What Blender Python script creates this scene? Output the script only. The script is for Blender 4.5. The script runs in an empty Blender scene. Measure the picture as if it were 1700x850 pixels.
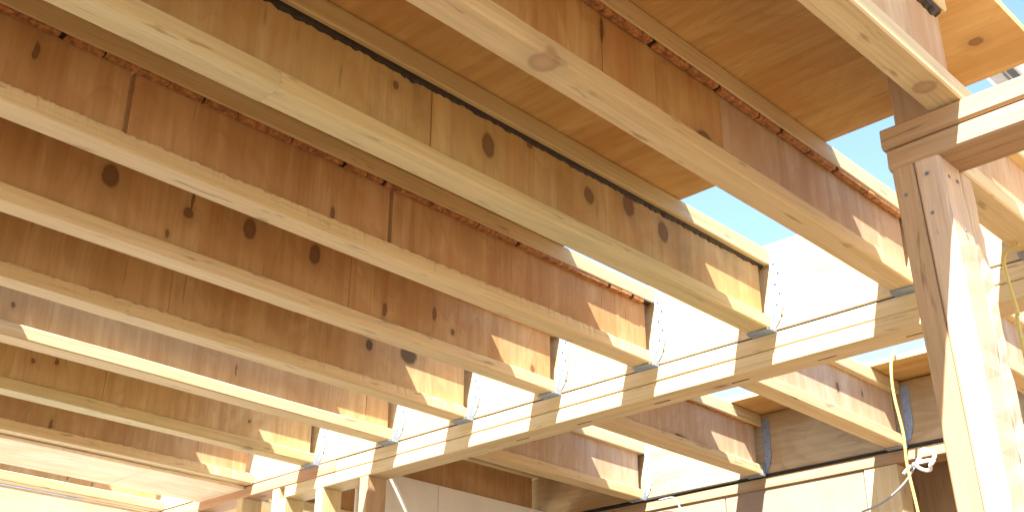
import bpy, math, random
from mathutils import Matrix, Vector, noise
random.seed(7)
EYE = 1.5                                   # eye height over the slab; heights below are given from the eye
sc = bpy.context.scene
col = sc.collection
# ------------------------------------------------------------------ camera
yaw, pitch, roll = math.radians(44.15), math.radians(25.18), math.radians(-.36)
fw = Vector((-math.sin(yaw)*math.cos(pitch), math.cos(yaw)*math.cos(pitch), math.sin(pitch)))
rt = Vector((math.cos(yaw), math.sin(yaw), 0)); dn = fw.cross(rt)
r2 = rt*math.cos(roll) + dn*math.sin(roll); d2 = dn*math.cos(roll) - rt*math.sin(roll)
cam = bpy.data.objects.new('camera', bpy.data.cameras.new('camera')); col.objects.link(cam)
up, bk = -d2, -fw
cam.matrix_world = Matrix(((r2.x, up.x, bk.x, 0), (r2.y, up.y, bk.y, 0), (r2.z, up.z, bk.z, EYE), (0, 0, 0, 1)))
cam.data.sensor_width = 36; cam.data.lens = 1945/1700*36; cam.data.clip_start = .01; cam.data.clip_end = 3000
sc.camera = cam
# ------------------------------------------------------------------ sky, sun, exposure
travel = Vector((-.24, .77, -1.0)).normalized()
w = bpy.data.worlds.new('World'); sc.world = w; w.use_nodes = True
nt = w.node_tree; bg = nt.nodes['Background']
sky = nt.nodes.new('ShaderNodeTexSky'); sky.sky_type = 'NISHITA'; sky.sun_disc = False
sky.sun_elevation = math.asin(-travel.z); sky.sun_rotation = math.atan2(-travel.x, -travel.y)
sky.air_density = 1.0; sky.dust_density = .2; sky.ozone_density = 1.4
nt.links.new(sky.outputs[0], bg.inputs[0]); bg.inputs[1].default_value = .092
sun = bpy.data.objects.new('sun', bpy.data.lights.new('sun', 'SUN')); col.objects.link(sun)
sun.data.energy = 5.0; sun.data.angle = math.radians(.5); sun.data.color = (1, .965, .90)
sun.rotation_euler = travel.to_track_quat('-Z', 'Y').to_euler(); sun.location = (3, -6, 9)
sc.view_settings.view_transform = 'Standard'; sc.view_settings.look = 'None'
sc.view_settings.exposure = 2.42; sc.view_settings.gamma = 1
sc.render.engine = 'CYCLES'; sc.cycles.max_bounces = 6; sc.cycles.diffuse_bounces = 4

# ------------------------------------------------------------------ materials
class NT:
    def __init__(s, name):
        s.m = bpy.data.materials.new(name); s.m.use_nodes = True; s.t = s.m.node_tree
        s.b = s.t.nodes['Principled BSDF']
    def n(s, typ, **kw):
        o = s.t.nodes.new(typ)
        for k, v in kw.items(): setattr(o, k, v)
        return o
    def put(s, sock, v):
        if isinstance(v, bpy.types.NodeSocket): s.t.links.new(v, sock)
        else: sock.default_value = v
    def math(s, op, a, b=0., c=0.):
        o = s.n('ShaderNodeMath', operation=op)
        for i, v in enumerate((a, b, c)): s.put(o.inputs[i], v)
        return o.outputs[0]
    def vec(s, op, a, b=(0, 0, 0)):
        o = s.n('ShaderNodeVectorMath', operation=op); s.put(o.inputs[0], a); s.put(o.inputs[1], b)
        return o.outputs[1] if op == 'LENGTH' else o.outputs[0]
    def noise(s, v, scale=1., detail=4., rough=.55, dist=0., col=False):
        o = s.n('ShaderNodeTexNoise'); s.put(o.inputs['Vector'], v)
        for k, x in (('Scale', scale), ('Detail', detail), ('Roughness', rough), ('Distortion', dist)): o.inputs[k].default_value = x
        return o.outputs[1 if col else 0]
    def remap(s, v, a, b, c=0., d=1.):
        o = s.n('ShaderNodeMapRange'); s.put(o.inputs[0], v)
        for i, x in enumerate((a, b, c, d)): o.inputs[i+1].default_value = x
        return o.outputs[0]
    def mix(s, f, a, b, mode='MIX'):
        o = s.n('ShaderNodeMix', data_type='RGBA', blend_type=mode); s.put(o.inputs[0], f)
        for i, v in ((6, a), (7, b)): s.put(o.inputs[i], v if isinstance(v, bpy.types.NodeSocket) else (*v, 1))
        return o.outputs[2]
    def bump(s, h, strength=.3, dist=.002):
        o = s.n('ShaderNodeBump'); o.inputs['Strength'].default_value = strength; o.inputs['Distance'].default_value = dist
        s.put(o.inputs['Height'], h); s.put(s.b.inputs['Normal'], o.outputs[0])

def knot_mask(N, co, knots):
    """wood knots: list of (centre, radii); returns (core, halo, ring)"""
    wob = N.vec('SCALE', N.vec('SUBTRACT', N.noise(co, 45, 2, col=True), (.5, .5, .5))); wob.node.inputs[3].default_value = .012
    cw = N.vec('ADD', co, wob); dm = None
    for c, r in knots:
        d = N.vec('LENGTH', N.vec('MULTIPLY', N.vec('SUBTRACT', cw, c), tuple(1/x for x in r)))
        dm = d if dm is None else N.math('MINIMUM', dm, d)
    return N.remap(dm, .82, 1.1, 1, 0), N.remap(dm, .9, 2.6, 1, 0), N.remap(dm, .35, .95, 0, 1)

def timber(name, light, dark, axis='y', knots=(), rand_knots=.0, stain=None, stain_amt=.0, kcol=(.13, .065, .03), rough=.62, coarse=1.):
    """sawn pine: long grain along axis"""
    N = NT(name); tc = N.n('ShaderNodeTexCoord'); co = tc.outputs['Object']
    rnd = N.n('ShaderNodeObjectInfo').outputs['Random']
    off = N.vec('ADD', co, N.vec('MULTIPLY', N.n('ShaderNodeCombineXYZ').outputs[0], (1, 1, 1)))
    cmb = off.node.inputs[1].links[0].from_node.inputs[0].links[0].from_node
    for i, k in enumerate((17.3, 9.1, 23.7)): N.put(cmb.inputs[i], N.math('MULTIPLY', rnd, k))
    ax = 'xyz'.index(axis)
    sc1 = [26*coarse]*3; sc1[ax] = 1.1; sc2 = [150.]*3; sc2[ax] = 4.; sc3 = [3.]*3; sc3[ax] = .9
    g1 = N.noise(N.vec('MULTIPLY', off, tuple(sc1)), 1, 3, .6, .5)
    g2 = N.noise(N.vec('MULTIPLY', off, tuple(sc2)), 1, 2, .6, .2)
    g3 = N.noise(N.vec('MULTIPLY', off, tuple(sc3)), 1, 2, .5, .3)
    rings = N.math('FRACT', N.math('MULTIPLY', N.noise(N.vec('MULTIPLY', off, tuple(x*.35 for x in sc1)), 1, 2, .4, .6), 9.))
    rings = N.math('POWER', rings, 2.2)
    f = N.math('ADD', N.remap(g1, .36, .66), N.math('MULTIPLY', rings, .5))
    c = N.mix(N.math('MINIMUM', f, 1.), light, dark)
    c = N.mix(N.remap(g3, .35, .7, 0, .55), c, tuple(x*y for x, y in zip(light, (1.06, 1.0, .86))))
    c = N.mix(N.remap(g2, .48, .75, 0, .45), c, tuple(x*.55 for x in dark))
    # per-board tone
    c = N.mix(N.math('MULTIPLY', N.math('FRACT', N.math('MULTIPLY', rnd, 7.77)), .28), c, tuple(x*y for x, y in zip(dark, (.95, .84, .7))))
    # fine torn-grain flecks
    sfl = [70.]*3; sfl[ax] = 9.
    fl = N.noise(N.vec('MULTIPLY', off, tuple(sfl)), 1, 2, .5)
    c = N.mix(N.remap(fl, .66, .74, 0, .6), c, tuple(x*.35 for x in dark))
    if stain: c = N.mix(N.remap(N.noise(N.vec('ADD', off, (5, 3, 1)), 2.6, 4, .6), .5, .75, 0, stain_amt), c, stain)
    if rand_knots > 0:
        sv = [11.]*3; sv[ax] = 5.
        vo = N.n('ShaderNodeTexVoronoi'); N.put(vo.inputs['Vector'], N.vec('MULTIPLY', off, tuple(sv))); vo.inputs['Scale'].default_value = 1
        sep = N.n('ShaderNodeSeparateColor'); N.put(sep.inputs[0], vo.outputs['Color'])
        pick = N.math('LESS_THAN', sep.outputs[0], rand_knots)
        d = N.math('ADD', vo.outputs['Distance'], N.math('MULTIPLY', N.math('SUBTRACT', fl, .5), .14))
        c = N.mix(N.math('MULTIPLY', pick, N.remap(d, .12, .40, .40, 0)), c, tuple(x*.75 for x in dark))
        c = N.mix(N.math('MULTIPLY', pick, N.remap(d, .09, .15, .55, 0)), c, kcol)
    if knots:
        k, h, rg = knot_mask(N, co, knots)
        kc = N.mix(rg, tuple(x*1.45 for x in kcol), kcol)
        c = N.mix(N.math('MULTIPLY', h, .38), c, tuple(x*.7 for x in dark)); c = N.mix(N.math('MULTIPLY', k, .75), c, kc)
    N.put(N.b.inputs['Base Color'], c); N.b.inputs['Roughness'].default_value = rough
    N.b.inputs['Specular IOR Level'].default_value = .25
    N.bump(N.math('ADD', g2, N.math('MULTIPLY', g1, .8)), .45, .0018)
    return N.m

def plywood(name, light, dark, grain='z', cross='y', knots=(), kcol=(.09, .04, .02), smear=.0, figure=.5):
    """rotary-peeled veneer: broad cathedral figure, strips of different tone, fine checks along the grain"""
    N = NT(name); co = N.n('ShaderNodeTexCoord').outputs['Object']
    rnd = N.n('ShaderNodeObjectInfo').outputs['Random']
    cmb = N.n('ShaderNodeCombineXYZ')
    for i, k in enumerate((11.3, 29.1, 13.7)): N.put(cmb.inputs[i], N.math('MULTIPLY', rnd, k))
    off = N.vec('ADD', co, cmb.outputs[0])
    g, x = 'xyz'.index(grain), 'xyz'.index(cross)
    def s3(gr, cr):
        v = [.001]*3; v[g] = gr; v[x] = cr; return tuple(v)
    strips = N.noise(N.vec('MULTIPLY', off, s3(.5, 7.)), 1, 2, .7)
    fig = N.noise(N.vec('MULTIPLY', off, s3(2.2, 6.5)), 1, 2, .5, .9)
    lines = N.math('POWER', N.math('FRACT', N.math('MULTIPLY', fig, 8.)), 3.)
    fine = N.noise(N.vec('MULTIPLY', off, s3(5., 170.)), 1, 2, .6)
    blot = N.noise(off, 3.4, 3, .55)
    c = N.mix(N.remap(strips, .38, .62), light, dark)
    sx = N.n('ShaderNodeSeparateXYZ'); N.put(sx.inputs[0], off)
    wn = N.n('ShaderNodeTexWhiteNoise', noise_dimensions='1D'); N.put(wn.inputs['W'], N.math('FLOOR', N.math('MULTIPLY', N.math('ADD', sx.outputs[x], N.math('MULTIPLY', N.noise(off, .9, 1), .3)), 8.5)))
    c = N.mix(N.math('MULTIPLY', wn.outputs[0], .34), c, tuple(a*b for a, b in zip(dark, (.86, .78, .66))))
    streak = N.noise(N.vec('MULTIPLY', off, s3(1.6, 30.)), 1, 3, .65, .25)
    c = N.mix(N.remap(streak, .46, .66, 0, .55), c, tuple(a*b for a, b in zip(dark, (.78, .66, .52))))
    c = N.mix(N.remap(streak, .44, .30, 0, .35), c, tuple(a*b for a, b in zip(light, (1.16, 1.18, 1.2))))
    c = N.mix(N.math('MULTIPLY', lines, figure*.75), c, tuple(a*b for a, b in zip(dark, (.82, .68, .58))))
    c = N.mix(N.remap(fine, .45, .8, 0, .3), c, tuple(a*.6 for a in dark))
    c = N.mix(N.remap(blot, .42, .72, 0, .35), c, tuple(a*b for a, b in zip(light, (1.12, 1.1, 1.))))
    stn = N.noise(N.vec('ADD', N.vec('MULTIPLY', off, s3(3.2, 4.4)), (7, 2, 4)), 1, 3, .6, 1.2)
    c = N.mix(N.remap(stn, .50, .66, 0, .45), c, tuple(a*b for a, b in zip(dark, (.92, .72, .55))))
    c = N.mix(N.remap(stn, .44, .30, 0, .4), c, tuple(a*b for a, b in zip(light, (1.1, 1.14, 1.1))))
    chk = N.noise(N.vec('MULTIPLY', off, s3(6., 55.)), 1, 1, .5)
    c = N.mix(N.remap(chk, .71, .78, 0, .42), c, tuple(a*.35 for a in dark))
    if smear: c = N.mix(N.remap(N.noise(N.vec('ADD', off, (3, 8, 2)), 5.5, 5, .6), .52, .75, 0, smear), c, (.10, .085, .04))
    if knots:
        k, h, rg = knot_mask(N, co, knots)
        kc = N.mix(rg, tuple(x*1.45 for x in kcol), kcol)
        c = N.mix(N.math('MULTIPLY', h, .42), c, tuple(a*.68 for a in dark)); c = N.mix(N.math('MULTIPLY', k, .74), c, kc)
    N.put(N.b.inputs['Base Color'], c); N.b.inputs['Roughness'].default_value = .68
    N.b.inputs['Specular IOR Level'].default_value = .2
    N.bump(N.math('ADD', fine, N.math('MULTIPLY', lines, .5)), .35, .0012)
    return N.m

def plain(name, c, rough=.7, metal=0., var=.12, scale=20., spec=.3, bump=.15):
    N = NT(name); co = N.n('ShaderNodeTexCoord').outputs['Object']
    f = N.noise(co, scale, 5, .6)
    cc = N.mix(N.remap(f, .3, .7), tuple(x*(1+var) for x in c), tuple(x*(1-var*1.4) for x in c))
    N.put(N.b.inputs['Base Color'], cc); N.b.inputs['Roughness'].default_value = rough; N.b.inputs['Metallic'].default_value = metal
    N.b.inputs['Specular IOR Level'].default_value = spec
    if bump: N.bump(f, bump, .003)
    return N.m

PINE_L, PINE_D = (.65, .53, .335), (.56, .425, .23)
GRN_L, GRN_D = (.60, .51, .30), (.50, .395, .205)
WEB_L, WEB_D = (.52, .31, .135), (.40, .205, .075)
DECK_L, DECK_D = (.66, .455, .21), (.56, .355, .14)
M = {}
M['pine'] = timber('pine timber', PINE_L, PINE_D, 'y', rand_knots=.10)
M['green'] = timber('treated pine timber', GRN_L, GRN_D, 'y', rand_knots=.08, stain=(.33, .38, .18), stain_amt=.35)
M['pine_x'] = timber('pine plate timber', PINE_L, PINE_D, 'x', rand_knots=.10, stain=(.42, .42, .2), stain_amt=.2)
M['red_x'] = timber('reddish plate timber', (.50, .31, .19), (.40, .23, .13), 'x', rand_knots=.08)
M['pine_z'] = timber('pine stud timber', PINE_L, PINE_D, 'z', rand_knots=.12)
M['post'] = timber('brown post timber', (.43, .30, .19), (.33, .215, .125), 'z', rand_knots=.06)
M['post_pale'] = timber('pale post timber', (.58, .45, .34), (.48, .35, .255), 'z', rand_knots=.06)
M['beam'] = timber('brown beam timber', (.42, .285, .17), (.33, .205, .11), 'x', rand_knots=.05, stain=(.45, .42, .2), stain_amt=.3)
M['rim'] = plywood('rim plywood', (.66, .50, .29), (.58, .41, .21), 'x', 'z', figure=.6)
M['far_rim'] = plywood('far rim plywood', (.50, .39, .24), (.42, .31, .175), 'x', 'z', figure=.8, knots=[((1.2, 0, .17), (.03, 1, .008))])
M['deck'] = plywood('deck plywood', DECK_L, DECK_D, 'x', 'y', figure=.45, knots=[((-.693, 2.056, 0), (.015, .015, 1))], kcol=(.16, .08, .035))
M['deck_pale'] = plywood('soffit plywood', (.84, .73, .57), (.80, .67, .49), 'y', 'x', figure=.4)
M['bead_dark'] = plain('dark glue and shade', (.03, .02, .014), .6, 0, .3, 60)
M['bead_red'] = plain('warm orange lip', (.40, .185, .075), .75, 0, .45, 90)
M['zinc'] = plain('galvanised steel', (.27, .33, .42), .55, .2, .12, 45, .5, .05)
M['nail'] = plain('nail steel', (.15, .19, .25), .5, .4, .1, 50, .5, 0)
M['yellow'] = plain('yellow cord sheath', (.52, .40, .11), .45, 0, .08, 30, .4, 0)
M['white'] = plain('white plastic', (.80, .80, .80), .5, 0, .05, 15, .4, .2)
M['grey'] = plain('grey cable sheath', (.30, .30, .31), .5, 0, .1, 30, .4, 0)
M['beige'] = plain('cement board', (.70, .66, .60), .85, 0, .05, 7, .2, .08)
M['tan'] = plain('shadow toned board', (.30, .22, .155), .85, 0, .10, 6, .2, .1)  # colour darkened to stand for shadow on the far wall
M['black'] = plain('bitumen and gap black', (.02, .02, .02), .6, 0, .2, 40)
M['slab'] = plain('orange bounce floor', (.24, .15, .07), .85, 0, .12, 2.2, .2, .2)  # unseen floor, tinted orange so its bounce light warms the joists
M['soil'] = plain('pale gravel', (.33, .30, .25), .95, 0, .2, 1.1, .1, .4)
M['alu'] = plain('white aluminium', (.80, .82, .84), .4, .2, .05, 12, .5, 0)
M['dark'] = plain('dark clamp steel', (.06, .06, .07), .5, .7, .1, 30, .5, 0)

# ------------------------------------------------------------------ mesh helpers
def link(name, verts, faces, mat, parent=None, base=None, smooth=False):
    me = bpy.data.meshes.new(name); me.from_pydata(verts, [], faces); me.update()
    if smooth:
        for p in me.polygons: p.use_smooth = True
    o = bpy.data.objects.new(name, me); col.objects.link(o); me.materials.append(M[mat] if isinstance(mat, str) else mat)
    if parent: o.parent = parent
    elif base: o.location = base
    return o
def tag(o, label=None, cat=None, group=None, kind=None):
    for k, v in (('label', label), ('category', cat), ('group', group), ('kind', kind)):
        if v: o[k] = v
    return o
def empty(name, loc, label, cat, group=None):
    o = bpy.data.objects.new(name, None); col.objects.link(o); o.location = (loc[0], loc[1], loc[2]+EYE); o.empty_display_size = .1
    return tag(o, label, cat, group)
def plank_geo(x0, x1, y0, y1, z0, z1, axis='y', seg=.12, ch=.003, wav=.0012, wane=None, seed=None):
    """sawn board: chamfered section swept along axis with slight waviness; wane = (corner ids, amplitude, step)"""
    seed = random.random()*100 if seed is None else seed
    lo, hi = (x0, y0, z0), (x1, y1, z1); a = 'xyz'.index(axis); u, v = [(1, 2), (2, 0), (0, 1)][a]
    L = hi[a]-lo[a]
    if wane: seg = wane[2]
    n = max(2, int(L/seg))
    c = min(ch, (hi[u]-lo[u])*.3, (hi[v]-lo[v])*.3)
    U0, U1, V0, V1 = lo[u], hi[u], lo[v], hi[v]
    sec = [(U0+c, V0, 0), (U1-c, V0, 1), (U1, V0+c, 1), (U1, V1-c, 2), (U1-c, V1, 2), (U0+c, V1, 3), (U0, V1-c, 3), (U0, V0+c, 0)]
    vs, fs = [], []
    for i in range(n+1):
        t = lo[a]+L*i/n
        for j, (pu, pv, cn) in enumerate(sec):
            q = Vector((t*1.7, seed+cn*3.1, 0)); du, dv = noise.noise(q)*wav, noise.noise(q+Vector((0, 50, 0)))*wav
            if wane and cn in wane[0]:
                k = (noise.noise(Vector((t*45, seed+j, 3)))+.9*noise.noise(Vector((t*160, seed+j, 9))))*.7
                k = max(0., k+.25)*wane[1]
                cu, cv = (U0+U1)/2, (V0+V1)/2
                du += math.copysign(k, cu-pu); dv += math.copysign(k, cv-pv)*.7
            p = [0, 0, 0]; p[a] = t; p[u] = pu+du; p[v] = pv+dv; vs.append(tuple(p))
    for i in range(n):
        for j in range(8):
            k = (j+1) % 8; fs.append((i*8+j, i*8+k, (i+1)*8+k, (i+1)*8+j))
    fs.append(tuple(reversed(range(8)))); fs.append(tuple(n*8+j for j in range(8)))
    return vs, fs
def plank(name, x0, x1, y0, y1, z0, z1, mat, axis='y', parent=None, lab=None, **kw):
    """extents in eye-relative world metres; child meshes are stored relative to their parent's base"""
    vs, fs = plank_geo(x0, x1, y0, y1, z0, z1, axis, **kw)
    if parent:
        b = parent.location; p = parent.parent
        while p: b = b+p.location; p = p.parent
        vs = [(x-b.x, y-b.y, z+EYE-b.z) for x, y, z in vs]; o = link(name, vs, fs, mat, parent)
    else:
        bx, by, bz = (x0+x1)/2, (y0+y1)/2, z0
        o = link(name, [(x-bx, y-by, z-bz) for x, y, z in vs], fs, mat, None, (bx, by, bz+EYE))
    if lab: o['label'] = lab
    return o
def thing(name, x0, x1, y0, y1, z0, z1, mat, axis, label, cat, group=None, **kw):
    return tag(plank(name, x0, x1, y0, y1, z0, z1, mat, axis, **kw), label, cat, group)
def tube(name, pts, r, mat, parent=None, ns=8, sub=6):
    P = [Vector((x, y, z+EYE)) for x, y, z in pts]; Q = []
    for i in range(len(P)-1):                       # Catmull-Rom
        p0, p1, p2, p3 = P[max(i-1, 0)], P[i], P[i+1], P[min(i+2, len(P)-1)]
        for k in range(sub):
            t = k/sub
            Q.append(.5*((2*p1)+(p2-p0)*t+(2*p0-5*p1+4*p2-p3)*t*t+(3*p1-p0-3*p2+p3)*t**3))
    Q.append(P[-1]); base = P[0].copy(); vs, fs = [], []
    for i, q in enumerate(Q):
        d = (Q[min(i+1, len(Q)-1)]-Q[max(i-1, 0)]).normalized(); a = d.orthogonal().normalized() if i == 0 else (a-d*a.dot(d)).normalized(); b = d.cross(a)
        for k in range(ns):
            t = 2*math.pi*k/ns; vs.append(tuple(q-base+a*math.cos(t)*r+b*math.sin(t)*r))
    for i in range(len(Q)-1):
        for k in range(ns): m = (k+1) % ns; fs.append((i*ns+k, i*ns+m, (i+1)*ns+m, (i+1)*ns+k))
    fs.append(tuple(reversed(range(ns)))); fs.append(tuple((len(Q)-1)*ns+k for k in range(ns)))
    if parent: 
        b = parent.location; return link(name, [tuple(Vector(v)+base-b) for v in vs], fs, mat, parent, smooth=True)
    return link(name, vs, fs, mat, None, tuple(base), smooth=True)

# ------------------------------------------------------------------ setting
def sheet(name, x0, x1, y0, y1, z, mat):
    o = link(name, [(x0, y0, 0), (x1, y0, 0), (x1, y1, 0), (x0, y1, 0)], [(0, 1, 2, 3)], mat, None, (0, 0, z)); o['kind'] = 'structure'; return o
M['bounce_sheet'] = plain('pale bounce surface', (.60, .55, .47), .9, 0, .08, 1.5, .2, .2)
sheet('bounce_sheet', -9.5, -5.02, -6, 9, -.116, 'bounce_sheet')  # unseen pale sheet added to bounce light up at the soffit
sheet('ground', -1500, 1500, -1500, 1500, -.12, 'soil')
vs, fs = plank_geo(-5.0, 6, -7, 4.1, -.12, 0, 'x', seg=3, wav=0)
o = link('floor_slab', vs, fs, 'slab'); o['kind'] = 'structure'

ZB, HJ, FL, WT = 1.16, .245, .040, .026        # joist bottom, depth, flange height, web thickness
RY = 2.6                                       # front face of the main rim board
# ------------------------------------------------------------------ joists
def joist(x0, x1, y0, y1, label, fmat='pine', web=(WEB_L, WEB_D), knots=(), joints=(), bead=None, wane=None, group='joists over the room',
          top_end=None, web_end=None, kcol=(.09, .04, .02), smear=0, gap=.002, zb=ZB, name='i_joist', tmat=None, fknots=None, chips=False, wt=WT, tones=None, fj=()):
    WT = wt
    e = empty(name, (x0, 0, zb), label, 'joist', group)
    fm = fmat if not fknots else timber('knotty flange timber', PINE_L, PINE_D, 'y', knots=fknots, rand_knots=.03, kcol=(.29, .19, .105))
    fy = [y0]+list(fj)+[y1]
    for i in range(len(fy)-1):
        d = .0006*(i % 2)
        plank('bottom_flange', x0+d, x1-d, fy[i], fy[i+1]-(.0008 if i < len(fy)-2 else 0), zb+d, zb+FL-d, fm, 'y', e, wane=wane, ch=.0035, wav=.002, seed=x0*7)
    plank('top_flange', x0, x1, y0, top_end or y1, zb+HJ-.050, zb+HJ-.0015, tmat or fmat, 'y', e, ch=.003)
    c = (x0+x1)/2
    web = tuple(tuple(a*b for a, b in zip(t, (1.07, 1.09, 1.06))) for t in web)
    wm = plywood('web plywood', web[0], web[1], 'z', 'y', [((c-x0, y, z), (1, ry, rz)) for y, z, ry, rz in knots], kcol, smear)
    ys = [y0]+list(joints)+[web_end or y1-.026]
    for i in range(len(ys)-1):
        s = random.uniform(-.0008, .0008)
        plank('web_panel', c-WT/2+s, c+WT/2+s, ys[i]+(gap/2 if i else 0), ys[i+1]-(gap/2 if i < len(ys)-2 else 0), zb+FL-.003, zb+HJ-.047, (plywood('web plywood', *tones[i], 'z', 'y') if tones and tones[i] else wm), 'y', e, seg=.3, ch=.0012, wav=.0006)
    if bead:                                   # ragged glue line under the top flange; behind the strips its dark paints shadow gaps
        vs, fs = [], []; ye = (top_end or y1)-.01; n = int((ye-y0)/.006); sd = x0*31
        for i in range(n+1):
            y = y0+(ye-y0)*i/n; h = bead[1]*(1+.45*noise.noise(Vector((y*5, sd, 0)))+.35*noise.noise(Vector((y*27, sd, 3)))+.45*noise.noise(Vector((y*80, sd, 5)))); d = bead[2]
            zt = HJ-.0505; xw = c+WT/2-x0
            vs += [(xw-.002, y, zt), (xw+d, y, zt), (xw+d*.75, y, zt-h*.5), (xw-.002, y, zt-h)]
        for i in range(n):
            for k in range(4): m = (k+1) % 4; fs.append((i*4+k, (i+1)*4+k, (i+1)*4+m, i*4+m))
        fs += [(0, 1, 2, 3), tuple(n*4+k for k in (3, 2, 1, 0))]
        link('glue_shade_line', vs, fs, bead[0], e)
    if chips:                                  # orange strips colouring in warm bounce light on the flange lip
        y = max(y0, .45); rr = random.Random(int(abs(x0)*1000))
        while y < y1-.05:
            L = rr.choice((.03, .045, .06, .08, .11, .14)); L = min(L, y1-.02-y)
            plank('bounce_lip_strip', c+WT/2+.002, x1-.001-rr.random()*.002, y, y+L, zb+HJ-.0585-rr.random()*.003, zb+HJ-.0495, 'bead_red', 'y', e, seg=.03, ch=.0015, wav=.0008)
            y += L+rr.choice((.002, .003, .005, .012))
    return e
Y0 = -2.0
JJ = {}
JJ['A'] = joist(-1.181, -1.114, Y0, RY-.003, 'plywood joist ending left of the post, with orange bounce-light strip under its top flange', web=((.49, .31, .135), (.40, .22, .085)),
    knots=[(1.72, .05, .03, .022), (1.405, .15, .006, .03)], joints=(1.404, 1.787), tones=(None, None, ((.53, .40, .27), (.44, .31, .20))), bead=('bead_dark', .006, .018), wane=((2,), .002, .02), chips=True, fknots=[((.045, 1.245, .005), (.028, .03, .03)), ((.03, .55, 0), (.02, .03, .02))])
JJ['B'] = joist(-1.600, -1.533, Y0, RY-.003, 'plywood joist with a ragged black glue line and big round knots in its web', 'green', fj=(.98,), web=((.49, .36, .18), (.41, .28, .125)),
    knots=[(1.525, .124, .020, .030), (1.263, .153, .008, .011), (1.654, .183, .01, .01), (1.857, .132, .017, .022), (2.004, .165, .022, .034), (2.141, .14, .02, .03)], joints=(1.36,), bead=('bead_dark', .012, .008), smear=.4)
JJ['C'] = joist(-1.995, -1.930, Y0, RY-.003, 'plywood joist with an open slit between two web sheets and rough barky lower flange', web=((.49, .31, .165), (.39, .225, .105)),
    knots=[(1.42, .06, .006, .02), (.7, .14, .006, .02)], joints=(.90, 1.59), gap=.012, bead=('bead_dark', .005, .017), wane=((2,), .006, .005), chips=True)
JJ['D'] = joist(-2.370, -2.308, Y0, RY-.003, 'plywood joist with four round brown knots in a row along its web', fj=(1.63,), web=((.49, .325, .17), (.40, .24, .11)),
    knots=[(1.059, .159, .022, .03), (1.269, .139, .014, .016), (1.275, .175, .004, .03), (1.22, .067, .006, .012), (1.442, .161, .02, .03), (1.647, .159, .018, .03), (1.895, .075, .009, .02), (2.079, .117, .008, .022), (2.152, .083, .008, .01), (2.49, .06, .01, .012)], joints=(1.77,))
JJ['E'] = joist(-2.762, -2.698, Y0, RY-.003, 'plywood joist with a large half round hole painted black in its web', fj=(1.34,), web=((.50, .345, .185), (.41, .265, .13)),
    knots=[(2.159, .147, .014, .02), (2.322, .158, .036, .03)], joints=(1.46,), kcol=(.02, .012, .008), wane=((2,), .006, .01))  # larger knot stands for a service hole, its dark painted black
JJ['F'] = joist(-3.145, -3.075, Y0, RY-.003, 'plywood joist whose lower flange is lit by sun along its whole length', wt=.012, web=((.52, .36, .19), (.43, .27, .13)),
    knots=[(1.52, .15, .02, .006), (1.934, .1, .003, .02), (1.2, .1, .006, .01)], joints=(2.47,))
JJ['G'] = joist(-3.592, -3.527, Y0, RY-.003, 'plywood joist with two small dark nail knots, third of the left hand joists', 'green', fj=(1.9,), wt=.012, web=((.54, .40, .22), (.46, .32, .155)),
    knots=[(1.468, .12, .007, .01), (1.546, .137, .007, .01), (2.293, .105, .006, .008)], joints=(1.72,))
JJ['H'] = joist(-4.016, -3.950, Y0, RY-.003, 'plywood joist beside the pale soffit panel at the lower left', wt=.012, web=((.47, .335, .20), (.39, .26, .145)), knots=[(1.75, .06, .008, .02)], wane=((2,), .006, .01))
JJ['I'] = joist(-4.700, -4.630, Y0, RY-.003, 'farthest plywood joist at lower left with its flange in sun', wt=.012, web=((.56, .41, .23), (.5, .33, .16)),
    knots=[(2.0, .1, .004, .015), (2.16, .07, .004, .015), (2.27, .06, .005, .008)])
JJ['J0'] = joist(-.729, -.665, Y0, 1.925, 'nearest plywood joist, at top right, bearing on the doubled beam by the post', web=((.50, .35, .22), (.42, .27, .155)),
    knots=[(1.55, .05, .006, .008), (1.64, .045, .004, .006), (1.70, .06, .006, .01), (1.72, .05, .004, .012)], bead=('bead_dark', .012, .014), top_end=1.852, web_end=1.855,
    fknots=[((.032, 1.767, 0), (.022, .022, .02)), ((.03, 1.2, 0), (.014, .02, .02))], tmat='pine')
JJ['K'] = joist(-.862, -.782, 1.95, RY-.003, 'short plywood joist between the beam and the main rim board, behind the post', web=((.50, .36, .24), (.42, .28, .17)), knots=[(2.3, .12, .01, .01)])
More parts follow.
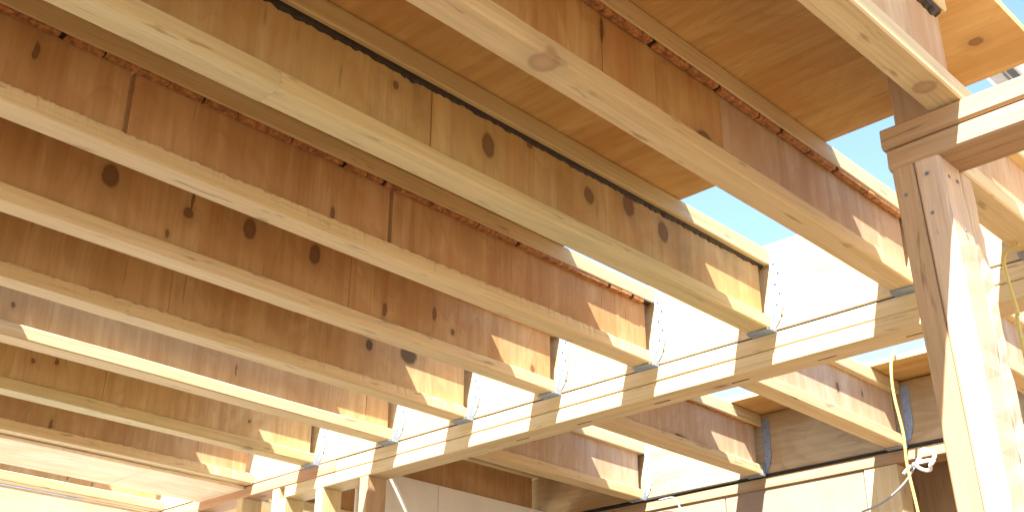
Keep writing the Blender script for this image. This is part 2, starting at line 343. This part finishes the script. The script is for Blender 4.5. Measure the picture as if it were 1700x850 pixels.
# ------------------------------------------------------------------ hangers
def hanger(x0, x1, y, label, group, h=.235, zb=ZB):
    e = empty('joist_hanger', ((x0+x1)/2, y, zb), label, 'joist hanger', group)
    hw = (x1-x0)/2+.0018; t = .0016
    def pc(name, pts, ext, ax):                # extruded outline
        n = len(pts); vs = [tuple(p) for p in pts]; d = [0, 0, 0]; d[ax] = ext
        vs += [tuple(p[i]+d[i] for i in range(3)) for p in pts]
        fs = [tuple(range(n)), tuple(reversed(range(n, 2*n)))]+[(i, n+i, n+(i+1) % n, (i+1) % n) for i in range(n)]
        fs = [tuple(reversed(f)) for f in fs] if ext < 0 else fs
        return link(name, vs, fs, 'zinc', e)
    pc('seat', [(-hw, -.042, -.0036), (hw, -.042, -.0036), (hw, -.001, -.0036), (-hw, -.001, -.0036)], t, 2)
    for s in (-1, 1):
        x = s*hw
        pc('side_plate', [(x, -.001, -.0036), (x, -.03, -.0036), (x, -.03, .016), (x, -.008, .05), (x, -.007, h-.03), (x, -.001, h-.02)] if s > 0 else
           [(x, -.001, -.0036), (x, -.03, -.0036), (x, -.045, .04), (x, -.045, h-.06), (x, -.03, h-.03), (x, -.001, h-.02)], s*t, 0)
        f = pc('face_flange', [(x+s*t, -.0034, .012), (x+s*.016, -.0034, .03), (x+s*.030, -.0034, .07), (x+s*.032, -.0034, h-.012), (x+s*.026, -.0034, h), (x+s*t, -.0034, h)], .0017, 1)
        for k in range(6):
            cx, cz = x+s*(.011 if k % 2 else .023), .045+k*(h-.07)/5.5; r = .0026; vs = []
            for yy in (-.0060, -.0034): vs += [(cx+r*math.cos(q*math.pi/3), yy, cz+r*math.sin(q*math.pi/3)) for q in range(6)]
            o = link('nail', vs, [tuple(reversed(range(6))), tuple(range(6, 12))]+[(q, (q+1) % 6, 6+(q+1) % 6, 6+q) for q in range(6)], 'nail', f)
    return e
MG = 'hangers on the main rim board'
hanger(-1.181, -1.114, RY, 'steel hanger partly hidden by the post, holding the joist left of it', MG)
hanger(-1.600, -1.533, RY, 'steel hanger at the end of the joist with the black glue line', MG)
hanger(-1.995, -1.930, RY, 'steel hanger at the end of the joist with the slit web', MG)
hanger(-2.370, -2.308, RY, 'steel hanger at the end of the joist with four round knots', MG)
hanger(-2.762, -2.698, RY, 'bluish steel hanger beside the black painted hole', MG)
hanger(-3.140, -3.075, RY, 'steel hanger at the end of the sunlit flange joist, over the studs', MG)
hanger(-3.588, -3.527, RY, 'steel hanger at the leftmost end of the sunlit main rim board', MG)
hanger(-.862, -.782, RY, 'steel hanger at the right edge of the picture behind the post', MG)

# ------------------------------------------------------------------ main rim board and wall top plates
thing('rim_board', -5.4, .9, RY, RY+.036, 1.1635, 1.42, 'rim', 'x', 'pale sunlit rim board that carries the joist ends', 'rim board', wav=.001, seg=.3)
PLATE_MARKS = (-2.52, -2.26, -1.96, -1.69, -1.42, -1.17)
e = empty('top_plate', (-2, RY+.045, 1.071), 'doubled timber top plate under the sunlit rim board', 'top plate')
plank('plate_board', -3.42, .9, RY-.001, RY+.091, 1.1158, 1.1592, 'pine_x', 'x', e, wav=.0016, lab='upper board of the doubled plate')
plank('plate_board', -5.4, -3.423, RY-.002, RY+.090, 1.1158, 1.1592, 'red_x', 'x', e, wav=.0016, lab='reddish upper board at the left')
plank('plate_board', -3.735, .9, RY+.001, RY+.092, 1.0705, 1.1145, 'pine_x', 'x', e, wav=.0016, lab='lower board of the doubled plate')
for x in PLATE_MARKS: plank('nail_slot', x-.028, x+.028, RY+.050, RY+.0535, 1.0694, 1.0708, 'bead_dark', 'x', e, seg=.1, ch=.0003, wav=.0005)
thing('bitumen_or_gap_strip', -5.4, .9, RY+.002, RY+.088, 1.1597, 1.1631, 'black', 'x', 'black strip added as the dark gap between the main rim board and its plate', 'damp strip', ch=.0005, wav=.0002)  # black strip put into the gap so it reads as shade
WG = 'studs under the main top plate'
def stud(x, zt, label, wd=.045, mat='pine_z', y=RY+.001, d=.09, group=WG):
    return thing('wall_stud', x, x+wd, y, y+d, -1.5, zt, mat, 'z', label, 'stud', group, seg=.4)
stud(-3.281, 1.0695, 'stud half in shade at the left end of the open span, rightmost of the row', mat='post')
stud(-3.540, 1.0695, 'bright sunlit stud just left of the shaded stud')
stud(-3.818, 1.116, 'left one of the two nailed together studs at the end of the lower plate board')
stud(-3.7715, 1.0695, 'right one of the two nailed together studs at the end of the lower plate board', wd=.043)
stud(-4.060, 1.116, 'sunlit stud second from the left with a slanting shadow')
stud(-4.395, 1.116, 'leftmost sunlit stud, under the reddish plate')
# ------------------------------------------------------------------ beam, post
e = empty('doubled_beam', (-.1, 1.89, 1.068), 'doubled timber beam at right resting on the post', 'beam')
plank('plate_board', -.825, .9, 1.840, 1.940, 1.1135, 1.158, 'beam', 'x', e, wav=.002, ch=.005, lab='upper board of the beam')
plank('plate_board', -.818, .9, 1.842, 1.942, 1.0665, 1.1115, 'beam', 'x', e, wav=.002, ch=.005, lab='lower board of the beam')
e = empty('timber_post', (-.77, 1.9, -1.5), 'post of three timbers at right, its side in full sun', 'post')
LX, LY = -.012, -.055                          # the post leans a little
def lean(o):
    for v in o.data.vertices:
        dz = v.co.z-2.56; v.co.x += LX*dz; v.co.y += LY*dz
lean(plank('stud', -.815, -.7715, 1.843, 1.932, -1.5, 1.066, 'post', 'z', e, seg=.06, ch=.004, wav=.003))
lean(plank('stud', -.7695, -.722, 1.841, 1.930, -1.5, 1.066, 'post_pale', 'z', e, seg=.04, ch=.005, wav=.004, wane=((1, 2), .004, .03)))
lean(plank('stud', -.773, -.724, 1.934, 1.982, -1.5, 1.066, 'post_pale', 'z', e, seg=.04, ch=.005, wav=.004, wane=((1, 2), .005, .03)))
def disc(name, c, r, ax, d, mat, parent):
    b = parent.location; u, v = [(1, 2), (2, 0), (0, 1)][ax]; vs = []
    for q in (0, d):
        for k in range(8):
            p = [c[0]-b.x, c[1]-b.y, c[2]+EYE-b.z]; p[ax] += q; p[u] += r*math.cos(k*math.pi/4); p[v] += r*math.sin(k*math.pi/4); vs.append(tuple(p))
    return link(name, vs, [tuple(range(8)), tuple(reversed(range(8, 16)))]+[(k, k+8, (k+1) % 8+8, (k+1) % 8) for k in range(8)], mat, parent)
for c in ((-.749, 1.8405, 1.036), (-.754, 1.8435, .96), (-.795, 1.843, 1.01)): disc('nail', c, .0035, 1, -.0016, 'nail', e)
for c in ((-.7215, 1.868, 1.030), (-.7215, 1.905, 1.034), (-.720, 1.89, .93)): disc('nail', c, .0035, 0, .0016, 'nail', e)
for o in e.children:
    if o.name.startswith('nail'): lean(o)
thing('solid_blocking', -.806, -.733, 1.868, 1.940, 1.1585, 1.403, 'post', 'z', 'brown blocking standing on the beam end behind the nearest joist', 'blocking')
# ------------------------------------------------------------------ plywood deck
DG = 'plywood deck sheets'
def deck(x0, x1, y0, y1, label, z=1.405, mat='deck'):
    vs, fs = plank_geo(x0, x1, y0, y1, z, z+.018, 'x', seg=.4, ch=.001, wav=.0008)
    o = link('plywood_sheet', [(x, y, q-z) for x, y, q in vs], fs, mat, None, (0, 0, z+EYE)); tag(o, label, 'plywood sheet', DG); return o
deck(-2.730, -.608, 1.052, 2.2, 'orange plywood deck sheet seen between the nearest joists, its end cut against the sky')
deck(-4.30, -3.038, 1.052, 2.2, 'plywood deck sheet over the left hand joists')
deck(-5.4, -4.592, 1.052, 2.2, 'plywood deck sheet over the farthest left joist')
deck(-2.730, -.608, -.15, 1.048, 'plywood deck sheet above the upper edge of the picture')
deck(-4.32, -2.734, -.15, 1.048, 'plywood deck sheet over the near left joists')
deck(-2.730, -.608, -5.0, -.154, 'unseen rear plywood deck sheet, lengthened to keep sun off the floor')  # unseen, stretched far back to shade the floor from the sun
deck(-4.32, -2.734, -5.0, -.154, 'unseen rear plywood deck sheet to the left, lengthened to keep sun off the floor')  # likewise out of view, its length set to reduce floor bounce
deck(-.604, 2.6, -5.0, .75, 'unseen plywood deck sheet right of the viewer, added to cut floor bounce')  # out of view, added to block sun and lower the fill light
SG = 'pale soffit panels'
def soffit(x0, x1, y0, y1, label):
    vs, fs = plank_geo(x0, x1, y0, y1, 1.146, 1.1575, 'y', seg=.3, ch=.001, wav=.001)
    o = link('soffit_panel', [(x, y, q-1.146) for x, y, q in vs], fs, 'deck_pale', None, (0, 0, 1.146+EYE)); tag(o, label, 'soffit panel', SG)
soffit(-4.335, -4.005, -.3, 2.17, 'pale soffit panel at lower left, up to its butt joint')
soffit(-4.335, -4.005, 2.173, 2.592, 'short pale soffit panel between the butt joint and the top plate')
soffit(-5.3, -4.692, -.3, 2.592, 'cream soffit panel in the bottom left corner')
# ------------------------------------------------------------------ far bay beyond the main wall
FY = 3.87
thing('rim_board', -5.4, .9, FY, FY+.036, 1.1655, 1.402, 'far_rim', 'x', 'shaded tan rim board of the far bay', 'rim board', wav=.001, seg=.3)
FGp = 'joists of the far bay'
WF = ((.55, .42, .31), (.47, .33, .225))
joist(-3.030, -2.965, 2.645, FY-.003, 'far joist ending at the dark wall top, left of three in the far bay', web=WF, group=FGp, wane=((2,), .003, .01), knots=[(3.2, .12, .006, .008)])
joist(-2.452, -2.385, 2.645, FY-.003, 'far joist with rusty torn edge, middle of three in the far bay', web=WF, group=FGp, wane=((2,), .004, .01), knots=[(3.35, .05, .03, .006)], bead=('bead_red', .004, .012))
joist(-1.868, -1.800, 2.645, FY-.003, 'far joist with its lower flange in full sun, beside the yellow cord', web=WF, group=FGp, knots=[(3.62, .14, .006, .012), (3.45, .12, .01, .02)])
joist(-1.268, -1.200, 2.645, FY-.003, 'far joist behind the post at the right edge', web=WF, group=FGp)
joist(-3.640, -3.572, 2.645, FY-.003, 'far joist, its web coloured dark for shade, above the cement board wall', web=((.42, .25, .12), (.33, .18, .08)), group=FGp)  # web colour darkened for the deep shade of this corner
joist(-4.24, -4.17, 2.645, FY-.003, 'far joist in deep shade behind the studs', web=((.42, .25, .12), (.33, .18, .08)), group=FGp)  # same dark web, shade put into its colour
HG = 'hangers on the far rim board'
for x0, x1, l in ((-3.030, -2.965, 'steel hanger on the far rim board, left of three'), (-2.452, -2.385, 'steel hanger on the far rim board, middle of three'),
                  (-1.868, -1.800, 'steel hanger on the far rim board beside the yellow cord'), (-1.268, -1.2, 'steel hanger on the far rim board behind the post')):
    hanger(x0, x1, FY, l, HG, .225)
deck(-2.43, .9, 3.665, 4.3, 'narrow plywood deck strip along the far rim board', 1.4055)
deck(-5.4, -3.0, 2.66, 4.3, 'plywood deck sheet over the dark corner of the far bay', 1.4055)
deck(-2.998, -2.02, 2.66, 3.43, 'plywood sheet laid on the far joists behind the top plate', 1.4055)
# far wall
thing('bitumen_or_gap_strip', -3.4, .9, FY-.01, FY+.09, 1.1545, 1.1645, 'black', 'x', 'black damp proof strip along the far wall top', 'damp strip', wav=.004, seg=.05)
thing('top_plate', -3.4, .9, FY-.004, FY+.086, 1.111, 1.1535, 'beam', 'x', 'single top plate of the far wall under the black strip', 'top plate')
CG = 'cement board wall panels'
def panel(x0, x1, y0, y1, z1, label, ax, mat='beige'):
    return thing('wall_panel', x0, x1, y0, y1, -1.5, z1, mat, ax, label, 'wall panel', CG, seg=.8, wav=.001, ch=.001)
panel(-2.58, -1.985, FY+.004, FY+.016, 1.109, 'board toned dark for shadow on the far wall with a slanting patch of sun', 'z', 'tan')
panel(-3.4, -2.584, FY+.004, FY+.016, 1.109, 'board toned dark for shadow on the far wall below the left hanger', 'z', 'tan')
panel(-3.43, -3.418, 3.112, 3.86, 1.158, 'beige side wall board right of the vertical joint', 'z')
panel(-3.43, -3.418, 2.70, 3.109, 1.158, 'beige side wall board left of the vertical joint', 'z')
stud(-1.982, 1.109, 'sunlit stud of the far wall under the yellow cord', wd=.13, y=FY+.001, group='studs of the far wall')
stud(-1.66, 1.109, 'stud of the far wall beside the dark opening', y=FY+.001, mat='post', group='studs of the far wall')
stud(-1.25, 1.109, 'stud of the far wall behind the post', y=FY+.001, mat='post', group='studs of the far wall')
thing('dark_inside_board', -2.2, .9, FY+.3, FY+.318, -1.5, 1.40, 'post', 'z', 'brown board standing in for the dark inside of the far wall opening', 'board')  # added board, its brown stands for the unlit interior
# ------------------------------------------------------------------ cords and small things
tag(tube('extension_cord', [(-1.700, 3.66, 1.44), (-1.703, 3.63, 1.40), (-1.700, 3.605, 1.33), (-1.697, 3.6, 1.25), (-1.684, 3.6, 1.125), (-1.686, 3.6, 1.02), (-1.672, 3.6, .87), (-1.64, 3.6, .5), (-1.6, 3.6, 0.), (-1.62, 3.5, -1.2), (-1.7, 3.4, -1.49)], .0050, 'yellow'), 'yellow cord hanging from the far deck strip beside the post', 'cord')
tag(tube('extension_cord', [(-.835, 2.50, 1.155), (-.87, 2.495, 1.136), (-.873, 2.5, 1.07), (-.866, 2.5, 1.0), (-.869, 2.5, .95), (-.86, 2.5, .6), (-.87, 2.5, .0), (-.8, 2.5, -1.49)], .0045, 'yellow'), 'yellow cord hanging at the right edge of the picture', 'cord')
tag(tube('white_cord', [(-3.278, 2.75, 1.15), (-3.275, 2.75, 1.102), (-3.185, 2.75, .959), (-2.9, 2.75, .5)], .0032, 'white'), 'thin white cord slanting down across the beige side wall', 'cord')
tag(tube('grey_cable', [(-1.72, 3.79, 1.10), (-1.77, 3.78, 1.03), (-1.82, 3.78, .99), (-1.9, 3.8, .96), (-2.05, 3.82, .93), (-2.15, 3.83, .86)], .004, 'grey'), 'thin grey cable drooping from the white tape', 'cable')
tag(tube('grey_cable', [(-2.88, 3.84, 1.14), (-2.80, 3.83, 1.135), (-2.77, 3.83, 1.09), (-2.73, 3.83, 1.02), (-2.7, 3.83, .8)], .004, 'grey'), 'thin grey cable looped on the far wall under the left hanger', 'cable')
# tape tied round the cord
lp = [(-1.700+.030*math.cos(t)*(1+.15*math.sin(2*t)), 3.775+.012*math.sin(3*t), 1.075+.034*math.sin(t)) for t in [k*.62 for k in range(21)]]
tag(tube('tape_loop', lp+[(-1.745, 3.78, 1.07), (-1.79, 3.785, 1.045)], .0065, 'white', ns=6, sub=4), 'loop of white tape tied beside the yellow cord', 'tape')
# white work platform beyond the deck, top right
e = empty('work_platform', (-1.74, 6, 3.45), 'white aluminium work platform seen past the deck edge at top right', 'platform')
for k in range(3): plank('plank', -1.83+k*.062, -1.772+k*.062, 3.4, 12.4, 3.50, 3.54, 'alu', 'y', e, seg=1, wav=0)
plank('rail_clamp', -1.712, -1.684, 5.30, 5.62, 3.470, 3.498, 'dark', 'y', e, seg=.3, wav=0); plank('toe_board', -1.80, -1.735, 5.0, 6.0, 3.47, 3.498, 'grey', 'y', e, seg=.5, wav=0)
for y in (10.2, 12.2):
    for x in (-1.83, -1.67): plank('standard', x, x+.045, y, y+.045, -1.6, 3.497, 'alu', 'z', e, seg=2, wav=0)
